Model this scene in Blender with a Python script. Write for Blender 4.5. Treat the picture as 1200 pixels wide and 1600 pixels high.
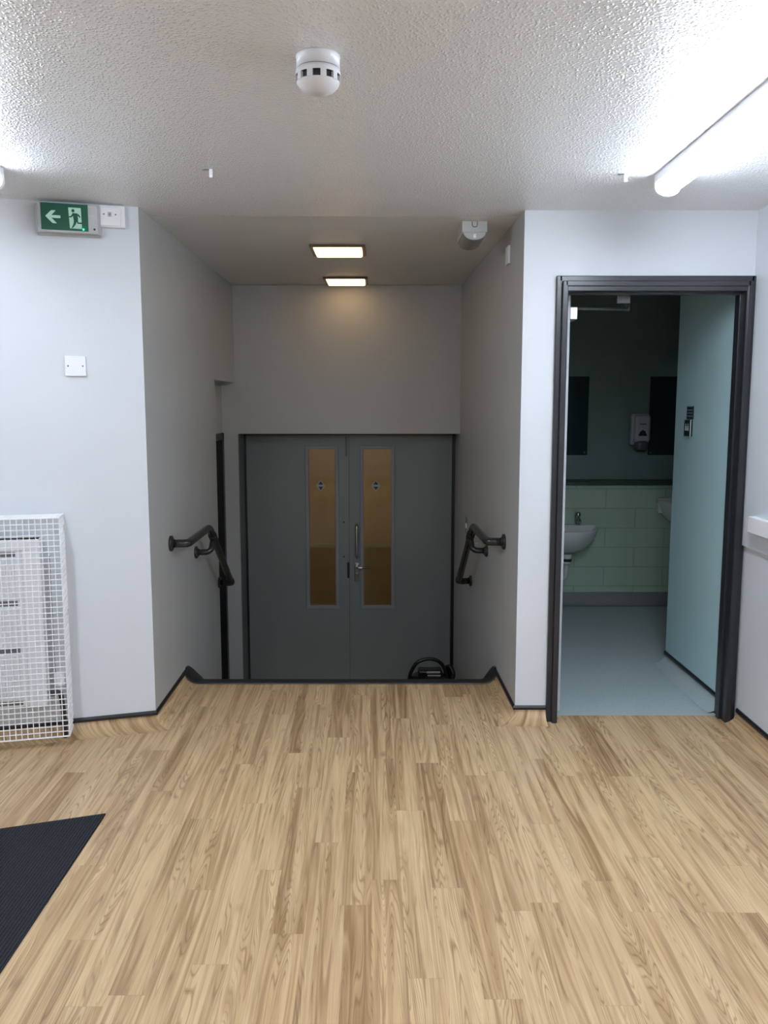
import bpy, bmesh, math, random
from mathutils import Vector, Matrix
random.seed(7)
R = math.radians
scn = bpy.context.scene
for o in list(bpy.data.objects): bpy.data.objects.remove(o)
C = scn.collection

# ------------------------------------------------------------ camera, world, exposure
cd = bpy.data.cameras.new('camera'); cam = bpy.data.objects.new('camera', cd); C.objects.link(cam)
cd.sensor_fit = 'VERTICAL'; cd.sensor_height = 24.0; cd.lens = 24.0 * 1330 / 1600
cd.clip_start = .02; cd.clip_end = 60
cam.location = (0, 0, 1.5); cam.rotation_euler = (R(90 - 7.28), 0, 0)
scn.camera = cam
w = bpy.data.worlds.new('world'); scn.world = w; w.use_nodes = True
w.node_tree.nodes['Background'].inputs[0].default_value = (.6, .7, .8, 1)
w.node_tree.nodes['Background'].inputs[1].default_value = .05
scn.view_settings.view_transform = 'Standard'; scn.view_settings.look = 'None'
scn.view_settings.gamma = 1; scn.view_settings.use_curve_mapping = False
scn.view_settings.exposure = 1.36
TUBE = 27.0          # ceiling batten brightness
WARM = 1.8           # stairwell downlights
H = 2.345            # ceiling height
LOW = -.715          # floor of the lower level

# ------------------------------------------------------------ node helper
class NT:
    def __init__(s, name):
        s.m = bpy.data.materials.new(name); s.m.use_nodes = True
        s.t = s.m.node_tree; s.t.nodes.clear()
        s.out = s.t.nodes.new('ShaderNodeOutputMaterial')
    def n(s, typ, **kw):
        nd = s.t.nodes.new('ShaderNode' + typ)
        for k, v in kw.items(): setattr(nd, k, v)
        return nd
    def put(s, sock, v):
        if v is None: return
        if isinstance(v, bpy.types.NodeSocket): s.t.links.new(v, sock)
        elif isinstance(v, (tuple, list)) and sock.type == 'RGBA' and len(v) == 3: sock.default_value = (*v, 1)
        else: sock.default_value = v
    def math(s, op, a, b=None, c=None, clamp=False):
        nd = s.n('Math', operation=op, use_clamp=clamp)
        for i, v in enumerate((a, b, c)): s.put(nd.inputs[i], v)
        return nd.outputs[0]
    def comb(s, x, y, z=0.0):
        nd = s.n('CombineXYZ')
        for i, v in enumerate((x, y, z)): s.put(nd.inputs[i], v)
        return nd.outputs[0]
    def noise(s, vec, scale, detail=2, rough=.5, dist=0, col=False):
        nd = s.n('TexNoise'); s.put(nd.inputs['Vector'], vec)
        nd.inputs['Scale'].default_value = scale; nd.inputs['Detail'].default_value = detail
        nd.inputs['Roughness'].default_value = rough; nd.inputs['Distortion'].default_value = dist
        return nd.outputs['Color' if col else 'Fac']
    def white(s, vec, out='Value'):
        nd = s.n('TexWhiteNoise', noise_dimensions='3D'); s.put(nd.inputs['Vector'], vec); return nd.outputs[out]
    def ramp(s, fac, stops, interp='LINEAR'):
        nd = s.n('ValToRGB'); s.put(nd.inputs[0], fac); cr = nd.color_ramp; cr.interpolation = interp
        while len(cr.elements) < len(stops): cr.elements.new(.5)
        for e, (p, c) in zip(cr.elements, stops):
            e.position = p; e.color = (*c, 1) if isinstance(c, (tuple, list)) else (c, c, c, 1)
        return nd.outputs[0]
    def mix(s, fac, a, b, mode='MIX'):
        nd = s.n('Mix', data_type='RGBA', blend_type=mode)
        s.put(nd.inputs[0], fac); s.put(nd.inputs[6], a); s.put(nd.inputs[7], b)
        return nd.outputs[2]
    def bump(s, h, strength=.5, dist=.002):
        nd = s.n('Bump'); nd.inputs['Strength'].default_value = strength; nd.inputs['Distance'].default_value = dist
        s.put(nd.inputs['Height'], h); return nd.outputs[0]
    def obj(s): return s.n('TexCoord').outputs['Object']
    def pos(s): return s.n('NewGeometry').outputs['Position']
    def uv(s): return s.n('TexCoord').outputs['UV']
    def done(s, color, rough=.5, normal=None, metal=0, spec=.5, coat=0):
        p = s.n('BsdfPrincipled'); s.put(p.inputs['Base Color'], color); s.put(p.inputs['Roughness'], rough)
        p.inputs['Metallic'].default_value = metal; p.inputs['Specular IOR Level'].default_value = spec
        p.inputs['Coat Weight'].default_value = coat
        if normal is not None: s.put(p.inputs['Normal'], normal)
        s.t.links.new(p.outputs[0], s.out.inputs[0]); s.p = p
        return s.m

def srgb(*c):
    return tuple(((v / 255) / 12.92 if v <= 10 else ((v / 255 + .055) / 1.055) ** 2.4) for v in c)

def paint(name, col, rough=.5, amp=.15, scale=60, var=.04, spec=.5, dist=.001):
    t = NT(name); p = t.pos()
    v = t.noise(p, 2.2, 3)
    c = t.mix(v, tuple(x * (1 - var) for x in col), tuple(min(1, x * (1 + var)) for x in col))
    return t.done(c, rough, t.bump(t.noise(p, scale, 3), amp, dist), spec=spec)

def emit(name, col, strength):
    t = NT(name); e = t.n('Emission'); t.put(e.inputs[0], col); e.inputs[1].default_value = strength
    t.t.links.new(e.outputs[0], t.out.inputs[0]); return t.m

M = {}
M['wall'] = paint('wall_paint', (.625, .655, .695), .42, .25, 45, .02, .4)
M['wall_shaded'] = paint('wall_paint_shaded', (.46, .47, .47), .42, .25, 45, .02, .4)  # same paint as the room walls, darkened to carry the stairwell's shade
M['mint_wall'] = paint('lobby_wall_paint', (.45, .65, .68), .4, .2, 45, .02)
M['shaded_green'] = paint('shaded_green_paint', (.18, .27, .26), .5, .2, 45, .03)  # green darkened so the colour carries the shade on the upper washroom wall
M['black_trim'] = paint('black_trim', (.012, .013, .016), .35, .1, 80)
M['black_gloss'] = paint('charcoal_gloss_paint', (.018, .019, .024), .28, .2, 26, .05, .5, .001)
M['rail'] = paint('dark_grey_rail_coating', (.019, .021, .022), .2, .06, 60, .02, .5)
M['door_grey'] = paint('door_grey_paint', (.20, .24, .24), .33, .12, 50, .03)
M['bead_grey'] = paint('bead_grey_paint', (.26, .27, .29), .35, .12, 50, .03)
M['reveal_grey'] = paint('reveal_grey_paint', (.12, .13, .14), .4, .12, 50, .03)
M['jamb_black'] = paint('jamb_black_paint', (.008, .009, .010), .4, .1, 50)
M['white_plastic'] = paint('white_plastic', (.82, .83, .86), .28, .02, 40, .01)
M['grey_plastic'] = paint('grey_translucent_plastic', (.42, .43, .42), .3, .05, 200, .02)
M['smoke_plastic'] = paint('smoked_diffuser_plastic', (.19, .19, .185), .2, .1, 150, .04)
M['detector_white'] = paint('detector_white_plastic', (.66, .665, .69), .3, .02, 40, .01)
M['white_metal'] = paint('white_coated_wire', (.86, .87, .88), .3, .02, 40, .01)
M['radiator'] = paint('radiator_enamel', (.80, .82, .85), .3, .03, 40, .01)
M['slot_dark'] = paint('slot_shadow_grey', (.16, .165, .175), .6, .05, 40)
M['pipe_dark'] = paint('dark_pipe', (.03, .032, .036), .4, .05, 60)
M['screw'] = paint('screw_metal', (.12, .12, .13), .35, .05, 60)
M['dark_vent'] = paint('vent_black', (.015, .017, .025), .5, .3, 300)
M['ceramic'] = paint('ceramic', (.70, .73, .72), .12, .02, 20, .01)
M['pipe_white'] = paint('waste_pipe_white', (.62, .66, .66), .35, .02, 40, .01)
M['mirror_dark'] = None
M['edge_strip'] = paint('door_edge_paint', (.50, .53, .56), .4, .1, 60)
M['sill'] = paint('dark_sill_paint', (.05, .075, .07), .4, .1, 60)
M['sign_green'] = paint('exit_sign_green', (.003, .10, .055), .5, .02, 60)
M['sign_white'] = emit('exit_sign_symbol', (.50, .80, .66), .24)
M['led_green'] = emit('green_led', (.02, 1, .35), 2.2)
M['clear_cover'] = paint('clear_cover_plastic', (.50, .52, .53), .15, .9, 60, .25, .6, .006)
M['sign_navy'] = paint('sign_teal_black', (.008, .03, .038), .3, .02, 60)
M['sign_line'] = paint('sign_pale_line', (.28, .36, .36), .4, .02, 60)
M['sign_pale'] = paint('sign_pale_figure', (.75, .80, .80), .4, .02, 60)
M['sticker_white'] = paint('sticker_white', (.40, .41, .43), .4, .02, 60)
M['sticker_dark'] = paint('sticker_dark', (.012, .012, .03), .4, .02, 60)
M['hall_tan'] = paint('hall_tan_paint', (.62, .50, .26), .5, .1, 40, .05)
M['hall_brown'] = paint('hall_brown_paint', (.60, .54, .38), .45, .1, 40, .05)
M['vac_black'] = paint('vacuum_black_plastic', (.010, .010, .012), .25, .03, 60)
M['silver'] = paint('silver_label', (.40, .40, .40), .3, .02, 60)
M['dispenser'] = paint('dispenser_plastic', (.46, .47, .52), .3, .03, 60)
M['dispenser_grey'] = paint('dispenser_grey_plastic', (.10, .11, .13), .3, .03, 60)
M['copper_bezel'] = paint('bezel_metal', (.10, .07, .045), .3, .03, 60)
M['tube'] = emit('batten_diffuser_glow', (.80, .89, 1.0), TUBE)
M['tube_dim'] = emit('dimmed_batten_diffuser_glow', (.80, .89, 1.0), TUBE * .74)  # left batten turned down to darken the wall beside it
M['tube_bright'] = emit('rear_batten_diffuser_glow', (.86, .92, 1.0), TUBE * 1.7)
M['tube_end'] = emit('batten_end_glow', (.85, .92, 1.0), .7)
M['warm'] = emit('warm_lens_glow', (1.0, .64, .30), WARM)
M['added_hall_lamp'] = emit('added_hall_lamp_glow', (1.0, .80, .55), 10.0)

t = NT('chrome'); M['chrome'] = t.done((.55, .56, .57), .22, metal=1)
t = NT('zinc_metal'); M['zinc'] = t.done((.75, .75, .76), .35, metal=.6)
t = NT('mirror_glass'); M['mirror'] = t.done((.05, .09, .10), .15, metal=.5)  # dark teal tint stands in for the dim room's reflection
t = NT('window_glass')
fr = t.n('Fresnel'); fr.inputs[0].default_value = 1.45
tr = t.n('BsdfTransparent'); tr.inputs[0].default_value = (.86, .84, .78, 1)
gl = t.n('BsdfGlossy'); gl.inputs['Roughness'].default_value = .04
mx = t.n('MixShader'); t.t.links.new(fr.outputs[0], mx.inputs[0]); t.t.links.new(tr.outputs[0], mx.inputs[1]); t.t.links.new(gl.outputs[0], mx.inputs[2])
t.t.links.new(mx.outputs[0], t.out.inputs[0]); M['glass'] = t.m

# stippled ceiling: rolled texture coat with small glossy peaks
t = NT('stippled_ceiling'); p = t.pos()
vo = t.n('TexVoronoi', feature='SMOOTH_F1'); t.put(vo.inputs['Vector'], t.mix(.012, p, t.noise(p, 60, 2, col=True))); vo.inputs['Scale'].default_value = 104
vo.inputs['Smoothness'].default_value = .35
pk = t.ramp(vo.outputs['Distance'], [(.12, 1.0), (.52, 0.0)], 'EASE')
gate_ = t.ramp(t.noise(p, 42, 1), [(.36, .45), (.60, 1.0)])
h = t.math('ADD', t.math('MULTIPLY', pk, gate_), t.math('MULTIPLY', t.noise(p, 170, 3, .7), .55))
c = t.mix(t.noise(p, 1.1, 2), (.80, .81, .83), (.86, .87, .89))
M['ceiling'] = t.done(c, .26, t.bump(h, .9, .0032), spec=.6)
t = NT('smooth_stair_ceiling'); p = t.pos()
M['ceiling2'] = t.done((.70, .71, .72), .45, t.bump(t.noise(p, 70, 3), .6, .0025), spec=.4)

# oak-look vinyl planks; UV carries floor metres so that coving continues the floor
def oak():
    t = NT('oak_vinyl_planks'); sp = t.n('SeparateXYZ'); t.put(sp.inputs[0], t.uv())
    u = t.math('ADD', sp.outputs[0], t.math('MULTIPLY', sp.outputs[1], .0166)); v = sp.outputs[1]
    W, L = .096, .93
    ru = t.math('DIVIDE', u, W); row = t.math('FLOOR', ru)
    r1 = t.white(t.comb(row, 3.3, 1.7))
    vv = t.math('ADD', t.math('DIVIDE', v, L), t.math('MULTIPLY', r1, 7.31)); idx = t.math('FLOOR', vv)
    rc = t.n('SeparateColor'); t.put(rc.inputs[0], t.white(t.comb(row, idx, .5), 'Color'))
    a, b, cc = rc.outputs[0], rc.outputs[1], rc.outputs[2]
    fu = t.math('SUBTRACT', t.math('FRACT', ru), .5); fv = t.math('SUBTRACT', t.math('FRACT', vv), .5)
    # cathedral figure: contour lines of a long smooth field, different in every plank
    gx = t.math('ADD', u, t.math('MULTIPLY', a, 31.0)); gy = t.math('ADD', v, t.math('MULTIPLY', b, 17.0))
    wob = t.noise(t.comb(t.math('MULTIPLY', gx, 26), t.math('MULTIPLY', gy, 3.2)), 1, 2)
    fld = t.noise(t.comb(t.math('MULTIPLY', gx, 17.0), t.math('MULTIPLY', gy, .75), t.math('MULTIPLY', cc, 9)), 1, 1.0, .4)
    fld = t.math('ADD', fld, t.math('MULTIPLY', wob, .045))
    ring = t.math('PINGPONG', t.math('MULTIPLY', fld, 7.5), .5)
    ring = t.math('MULTIPLY', ring, 2.0)
    fine = t.math('PINGPONG', t.math('MULTIPLY', fld, 42.0), .5)
    fine = t.math('MULTIPLY', fine, 2.0)
    band = t.ramp(fld, [(.34, 1.0), (.44, .35), (.50, .75), (.56, .15), (.66, .8)])
    fib = t.noise(t.comb(t.math('MULTIPLY', gx, 260), t.math('MULTIPLY', gy, 7)), 1, 3, .65)
    fib2 = t.noise(t.comb(t.math('MULTIPLY', gx, 70), t.math('MULTIPLY', gy, 2.2)), 1, 2, .5)
    lite, mid, dark, deep = srgb(201, 175, 140), srgb(179, 151, 117), srgb(151, 124, 94), srgb(114, 88, 62)
    stripe = t.ramp(fld, [(.30, dark), (.37, mid), (.385, lite), (.43, lite), (.45, mid), (.475, dark), (.50, mid), (.515, lite), (.545, mid), (.575, dark), (.60, dark), (.62, lite), (.68, mid)])
    tone = t.ramp(a, [(0, srgb(206, 182, 147)), (.3, lite), (.5, mid), (.62, srgb(192, 165, 130)), (.8, dark), (1, srgb(140, 112, 82))])
    strip = t.noise(t.comb(t.math('MULTIPLY', gx, 24), t.math('MULTIPLY', gy, .5), 7.0), 1, 1)
    col = t.mix(.44, stripe, tone)
    col = t.mix(t.math('MULTIPLY', t.ramp(strip, [(.50, 0.0), (.53, 1.0)]), .55), col, srgb(209, 184, 149))
    msk = t.ramp(t.noise(t.comb(t.math('MULTIPLY', gx, 14), t.math('MULTIPLY', gy, 1.6), 4.0), 1, 1), [(.42, 0.0), (.54, 1.0)])
    ln = t.ramp(fine, [(0, 1.0), (.45, .0)])
    col = t.mix(t.math('MULTIPLY', t.math('MULTIPLY', ln, msk), .60), col, deep)
    col = t.mix(t.math('MULTIPLY', t.ramp(fib2, [(.50, 0.0), (.70, 1.0)]), .38), col, deep)
    col = t.mix(.30, col, t.ramp(fib, [(.3, srgb(120, 96, 68)), (.7, srgb(235, 216, 184))]), 'SOFT_LIGHT')
    kn = t.n('TexVoronoi'); t.put(kn.inputs['Vector'], t.comb(t.math('MULTIPLY', gx, 7), t.math('MULTIPLY', gy, 3.2))); kn.inputs['Scale'].default_value = 1
    col = t.mix(t.math('MULTIPLY', t.ramp(kn.outputs['Distance'], [(0, 1.0), (.13, 0.0)]), .6), col, srgb(110, 80, 55))
    ed = t.math('ABSOLUTE', fv); e1 = t.math('GREATER_THAN', ed, .4985)
    ed2 = t.math('GREATER_THAN', t.math('ABSOLUTE', fu), .491)
    col = t.mix(t.math('MULTIPLY', t.math('MAXIMUM', e1, ed2), .16), col, srgb(110, 84, 58))
    return t.done(col, .38, t.bump(fib, .10, .0006), spec=.38)
M['oak'] = oak()

def speck(name, c0, c1, c2):
    t = NT(name); p = t.pos()
    f = t.noise(p, 260, 2, .7); g = t.noise(p, 2.5, 2)
    col = t.mix(t.ramp(f, [(.40, 0.0), (.62, 1.0)]), c0, c1)
    col = t.mix(t.ramp(t.noise(p, 420, 1), [(.66, 0.0), (.74, 1.0)]), col, c2)
    return t.done(col, .45, t.bump(f, .15, .0006), spec=.4)
M['safety_vinyl'] = speck('grey_safety_vinyl', (.34, .41, .425), (.45, .53, .545), (.70, .76, .78))
M['vinyl_skirt'] = speck('grey_vinyl_skirting', (.17, .19, .20), (.22, .245, .26), (.30, .33, .34))

# entrance matting, ribs about 1 cm apart running away from the camera
t = NT('ribbed_entrance_mat'); p = t.pos(); sp = t.n('SeparateXYZ'); t.put(sp.inputs[0], p)
u = t.math('ADD', sp.outputs[0], t.math('MULTIPLY', t.noise(t.comb(t.math('MULTIPLY', sp.outputs[0], 60), t.math('MULTIPLY', sp.outputs[1], 25)), 1, 2), .0022))
rib = t.math('PINGPONG', t.math('MULTIPLY', u, 95.0), .5); rib = t.math('MULTIPLY', rib, 2.0)
cut = t.noise(t.comb(t.math('MULTIPLY', sp.outputs[0], 95), t.math('MULTIPLY', sp.outputs[1], 120)), 1, 2, .7)
fz = t.noise(p, 600, 2, .7)
h = t.math('ADD', rib, t.math('MULTIPLY', cut, .8))
col = t.mix(t.ramp(t.math('MULTIPLY', h, t.math('ADD', fz, .45)), [(.25, 0.0), (1.25, 1.0)]), (.003, .004, .006), (.032, .037, .044))
M['mat'] = t.done(col, .9, t.bump(h, .8, .004), spec=.15)

# painted blockwork of the washroom wall
t = NT('painted_blockwork'); p = t.pos(); sp = t.n('SeparateXYZ'); t.put(sp.inputs[0], p)
bk = t.n('TexBrick'); t.put(bk.inputs['Vector'], t.comb(t.math('ADD', sp.outputs[0], .12), t.math('ADD', sp.outputs[2], .002)))
bk.inputs['Scale'].default_value = 1; bk.inputs['Brick Width'].default_value = .44; bk.inputs['Row Height'].default_value = .146
bk.inputs['Mortar Size'].default_value = .004; bk.inputs['Mortar Smooth'].default_value = .3; bk.offset = .5
bk.inputs['Color1'].default_value = (1, 1, 1, 1); bk.inputs['Color2'].default_value = (.92, .92, .92, 1); bk.inputs['Mortar'].default_value = (0, 0, 0, 1)
col = t.mix(bk.outputs['Fac'], (.40, .55, .45), (.30, .42, .35))
M['block'] = t.done(col, .35, t.bump(t.math('ADD', t.math('MULTIPLY', t.math('SUBTRACT', 1.0, bk.outputs['Fac']), 1.0), t.math('MULTIPLY', t.noise(p, 90, 3), .25)), .6, .003), spec=.45)

# ------------------------------------------------------------ mesh helpers
class MB:
    """collects shapes, then links them as ONE mesh object"""
    def __init__(s): s.bm = bmesh.new(); s.uvl = None
    def box(s, x0, x1, y0, y1, z0, z1, bev=0, seg=2, mat=None):
        b = bmesh.new()
        vs = [b.verts.new((x, y, z)) for x in (x0, x1) for y in (y0, y1) for z in (z0, z1)]
        for f in ((0, 1, 3, 2), (4, 6, 7, 5), (0, 4, 5, 1), (2, 3, 7, 6), (0, 2, 6, 4), (1, 5, 7, 3)): b.faces.new([vs[i] for i in f])
        if bev: bmesh.ops.bevel(b, geom=b.edges[:], offset=bev, segments=seg, profile=.5, affect='EDGES')
        return s.merge(b, mat)
    def merge(s, b, mat=None):
        if mat is not None: b.transform(mat)
        bmesh.ops.recalc_face_normals(b, faces=b.faces[:])
        vm = {v: s.bm.verts.new(v.co) for v in b.verts}
        for f in b.faces:
            nf = s.bm.faces.new([vm[v] for v in f.verts]); nf.smooth = f.smooth
        b.free(); return s
    def prism(s, pts, z0, z1, mat=None, bev=0):
        """polygon in XY extruded along z"""
        b = bmesh.new()
        lo = [b.verts.new((x, y, z0)) for x, y in pts]; hi = [b.verts.new((x, y, z1)) for x, y in pts]
        b.faces.new(lo[::-1]); b.faces.new(hi)
        for i in range(len(pts)):
            j = (i + 1) % len(pts); b.faces.new((lo[i], lo[j], hi[j], hi[i]))
        if bev: bmesh.ops.bevel(b, geom=b.edges[:], offset=bev, segments=2, profile=.5, affect='EDGES')
        return s.merge(b, mat)
    def lathe(s, prof, seg=40, mat=None, smooth=True, sx=1, sy=1):
        """(radius, z) profile about z"""
        b = bmesh.new(); rings = []
        for r, z in prof:
            if r < 1e-6: rings.append([b.verts.new((0, 0, z))])
            else: rings.append([b.verts.new((sx * r * math.cos(2 * math.pi * k / seg), sy * r * math.sin(2 * math.pi * k / seg), z)) for k in range(seg)])
        for A_, B_ in zip(rings, rings[1:]):
            for k in range(seg):
                k2 = (k + 1) % seg
                if len(A_) == 1 and len(B_) == 1: continue
                if len(A_) == 1: f = b.faces.new((A_[0], B_[k], B_[k2]))
                elif len(B_) == 1: f = b.faces.new((A_[k], A_[k2], B_[0]))
                else: f = b.faces.new((A_[k], A_[k2], B_[k2], B_[k]))
                f.smooth = smooth
        return s.merge(b, mat)
    def tube(s, path, r, seg=16, fil=0, fseg=8, mat=None, caps=True):
        P = [Vector(p) for p in path]
        if fil:
            Q = [P[0]]
            for i in range(1, len(P) - 1):
                a, b_ = (P[i - 1] - P[i]), (P[i + 1] - P[i]); f = min(fil if not isinstance(fil, (list, tuple)) else fil[i - 1], a.length * .49, b_.length * .49)
                p0 = P[i] + a.normalized() * f; p2 = P[i] + b_.normalized() * f
                for k in range(fseg + 1):
                    u = k / fseg; Q.append(p0 * (1 - u) ** 2 + P[i] * 2 * u * (1 - u) + p2 * u * u)
            Q.append(P[-1]); P = Q
        b = bmesh.new(); rings = []; up = None
        for i, p in enumerate(P):
            d = (P[min(i + 1, len(P) - 1)] - P[max(i - 1, 0)]).normalized()
            if up is None:
                up = Vector((0, 0, 1)) if abs(d.z) < .9 else Vector((1, 0, 0))
            sd = d.cross(up).normalized(); up = sd.cross(d).normalized()
            rings.append([b.verts.new(p + r * (math.cos(2 * math.pi * k / seg) * sd + math.sin(2 * math.pi * k / seg) * up)) for k in range(seg)])
        for A_, B_ in zip(rings, rings[1:]):
            for k in range(seg):
                f = b.faces.new((A_[k], A_[(k + 1) % seg], B_[(k + 1) % seg], B_[k])); f.smooth = True
        if caps: b.faces.new(rings[0][::-1]); b.faces.new(rings[-1])
        return s.merge(b, mat)
    def cyl(s, p0, p1, r, seg=24, bev=0):
        return s.tube([p0, p1], r, seg)
    def build(s, name, m, parent=None, bev=0, props=None):
        me = bpy.data.meshes.new(name); s.bm.to_mesh(me); s.bm.free()
        me.materials.append(m); o = bpy.data.objects.new(name, me); C.objects.link(o)
        if parent: o.parent = parent
        if props:
            for k, v in props.items(): o[k] = v
        return o

def thing(name, label, cat, loc=(0, 0, 0), rz=0, group=None, kind=None):
    o = bpy.data.objects.new(name, None); C.objects.link(o); o.empty_display_size = .1
    o.location = loc; o.rotation_euler = (0, 0, rz); o['label'] = label; o['category'] = cat
    if group: o['group'] = group
    if kind: o['kind'] = kind
    return o
def tag(o, label, cat, group=None, kind=None):
    o['label'] = label; o['category'] = cat
    if group: o['group'] = group
    if kind: o['kind'] = kind
    return o
def struct(o, label, cat): return tag(o, label, cat, kind='structure')

# plan: key corners (metres, x right, y away from the camera)
A = Vector((-1.067, 3.83)); DL = Vector((.9588, .2840)); NL = Vector((.2840, -.9588))
L2 = A - DL * 2.66                      # far left end of the angled wall
RL = math.atan2(DL.y, DL.x)
def onL(s, z=0.0, out=0.0): p = A + DL * s + NL * out; return (p.x, p.y, z)
B = Vector((.622, 3.9)); B2 = Vector((.547, 6.75))
SL2 = Vector((-1.085, 5.51))
RX = 1.665

# ------------------------------------------------------------ large area: structure
def slab(poly, z0, z1, name, m, label, cat, rot=None):
    return struct(MB().prism(poly, z0, z1).build(name, m), label, cat)

# floor with UV in metres
floor_poly = [(-3.75, -4.0), (1.69, -4.0), (1.69, 3.92), (1.60, 3.92), (1.60, 3.965), (.835, 3.965), (.835, 3.92), (.63, 3.92), (.605, 4.475), (-1.075, 4.44), (-1.09, 3.84), (-3.75, 3.02)]
b = MB(); b.prism(floor_poly, -.06, 0)
def uvxy(bm, fn=None):
    l = bm.loops.layers.uv.new('UVMap')
    for f in bm.faces:
        for lp in f.loops: lp[l].uv = (lp.vert.co.x, lp.vert.co.y - (lp.vert.co.z if fn is None else 0))
uvxy(b.bm); floor = struct(b.build('floor', M['oak']), 'pale oak-look plank vinyl floor running to the top of the steps', 'floor')

# coved vinyl upstand + black capping strip, following a wall line; ins = +1 when the room is to the right of travel
def cove(path, name, label, mat, h=.058, rad=.075, trimname=None, trimlabel=None, cap=.018, side=1, capmat=None, capout=.009):
    P = [Vector(p) for p in path]; n = len(P); nor = []
    for i in range(n):
        ns = []
        if i > 0: d = (P[i] - P[i - 1]).normalized(); ns.append(Vector((d.y, -d.x)) * side)
        if i < n - 1: d = (P[i + 1] - P[i]).normalized(); ns.append(Vector((d.y, -d.x)) * side)
        if len(ns) == 1: nor.append(ns[0])
        else:
            m_ = (ns[0] + ns[1]).normalized(); nor.append(m_ / max(.3, m_.dot(ns[0])))
    K = 9; prof = []
    for k in range(K):                                   # quarter-ellipse from the floor up the wall
        a = math.pi / 2 * k / (K - 1); prof.append((rad * (1 - math.sin(a)) + .003, h * (1 - math.cos(a)) + .0006))
    prof.append((.003, h + .004)); arc = [0.0]
    for p, q in zip(prof, prof[1:]): arc.append(arc[-1] + math.hypot(p[0] - q[0], p[1] - q[1]))
    b = MB(); l = b.bm.loops.layers.uv.new('UVMap')
    for i in range(n - 1):
        d = (P[i + 1] - P[i]).normalized(); nn = Vector((d.y, -d.x)) * side
        for k in range(len(prof) - 1):
            q = []
            for (ii, kk) in ((i, k), (i + 1, k), (i + 1, k + 1), (i, k + 1)):
                o_, z_ = prof[kk]; p = P[ii] + nor[ii] * o_
                uvp = P[ii] + nor[ii] * prof[0][0] - nn * arc[kk]
                if abs(nn.y) > .5: uvp = Vector((P[ii].dot(d) * (1 if d.x > 0 else -1), arc[kk] + 3.0))
                q.append((b.bm.verts.new((p.x, p.y, z_)), uvp))
            f = b.bm.faces.new([v for v, _ in q]); f.smooth = True
            for lp, (_, u) in zip(f.loops, q): lp[l].uv = (u.x, u.y)
    bmesh.ops.remove_doubles(b.bm, verts=b.bm.verts[:], dist=1e-5)
    ob = struct(b.build(name, mat), label, 'skirting')
    if trimname:
        b = MB()
        pr = [(-.002, h - .002), (capout, h - .002), (capout + .001, h + cap * .5), (capout * .5, h + cap), (-.002, h + cap)]
        rings = [[b.bm.verts.new((*(P[i] + nor[i] * o_), z_)) for o_, z_ in pr] for i in range(n)]
        for A_, B_ in zip(rings, rings[1:]):
            for k in range(len(pr)):
                k2 = (k + 1) % len(pr); b.bm.faces.new((A_[k], A_[k2], B_[k2], B_[k]))
        b.bm.faces.new(rings[0]); b.bm.faces.new(rings[-1][::-1])
        bmesh.ops.recalc_face_normals(b.bm, faces=b.bm.faces[:])
        struct(b.build(trimname, capmat or M['black_trim']), trimlabel, 'trim')
    return ob

NOSL = (-1.0735, 4.44); NOSR = (.604, 4.475)
def xl(y): return A.x + (SL2.x - A.x) * (y - A.y) / (SL2.y - A.y)
def xr(y): return B.x + (B2.x - B.x) * (y - B.y) / (B2.y - B.y)
cove([tuple(L2), tuple(A), (xl(4.44), 4.44)], 'baseboard_left', 'oak vinyl coved skirting curving up under the left wall', M['oak'], trimname='trim_1', trimlabel='thin black capping strip above the left skirting')
cove([(xr(4.475), 4.475), tuple(B), (.768, 3.9)], 'baseboard_right', 'oak vinyl coved skirting wrapping the wall corner left of the washroom door', M['oak'], trimname='trim_2', trimlabel='thin black capping strip on the corner left of the washroom door')
cove([(RX, 3.86), (RX, -4.0)], 'baseboard_side', 'oak vinyl coved skirting along the right hand wall', M['oak'], trimname='trim_3', trimlabel='thin black capping strip along the right hand wall')

# walls
b = MB(); b.prism([tuple(A), tuple(L2), tuple(L2 - NL * .16), tuple(A - NL * .16 + DL * .02)], -.06, H)
struct(b.build('wall_left', M['wall']), 'pale blue-white angled wall behind the caged radiator', 'wall')
b = MB(); b.prism([tuple(A), tuple(SL2), (-1.30, 5.51), (-1.30, 4.05), tuple(A - NL * .12)], -.9, H)
struct(b.build('wall_stair_left', M['wall_shaded']), 'pale wall on the left of the steps, greyed for shade', 'wall')
b = MB(); b.box(-1.40, -1.093, 5.51, 6.29, 1.651, H); b.prism([(-1.19, 5.51), (-1.19, 6.29), (-1.40, 6.29), (-1.40, 5.51)], 1.285, 1.651)
struct(b.build('wall_recess', M['wall_shaded']), 'wall above the side doorway recess at the left of the steps, greyed for shade', 'wall')
b = MB(); b.box(-1.40, xr(6.5) + .08, 6.29, 6.75, 1.277, H); b.prism([(-1.40, 6.29), (-1.075, 6.29), (-1.09, 6.62), (-1.09, 6.75), (-1.40, 6.75)], -.9, 1.277)
struct(b.build('wall_bulkhead', M['wall_shaded']), 'bulkhead wall above the double doors, greyed for shade', 'wall')
b = MB(); b.prism([tuple(B), tuple(B2), (.70, 6.75), (.75, 3.99), (.75, 3.9)], -.9, H)
struct(b.build('wall_stair_right', M['wall_shaded']), 'pale wall on the right of the steps, greyed for shade', 'wall')
b = MB(); b.box(.6225, .80, 3.897, 4.0, 0, H); b.box(.80, 1.645, 3.897, 4.0, 2.035, H); b.box(1.645, 1.80, 3.897, 4.0, 0, H)
struct(b.build('wall_front', M['wall']), 'pale wall surrounding the washroom doorway', 'wall')
b = MB(); b.box(RX, 1.82, -4.0, 3.897, -.06, .85); b.box(RX - .012, 1.82, -4.0, 3.897, .85, H)
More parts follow.
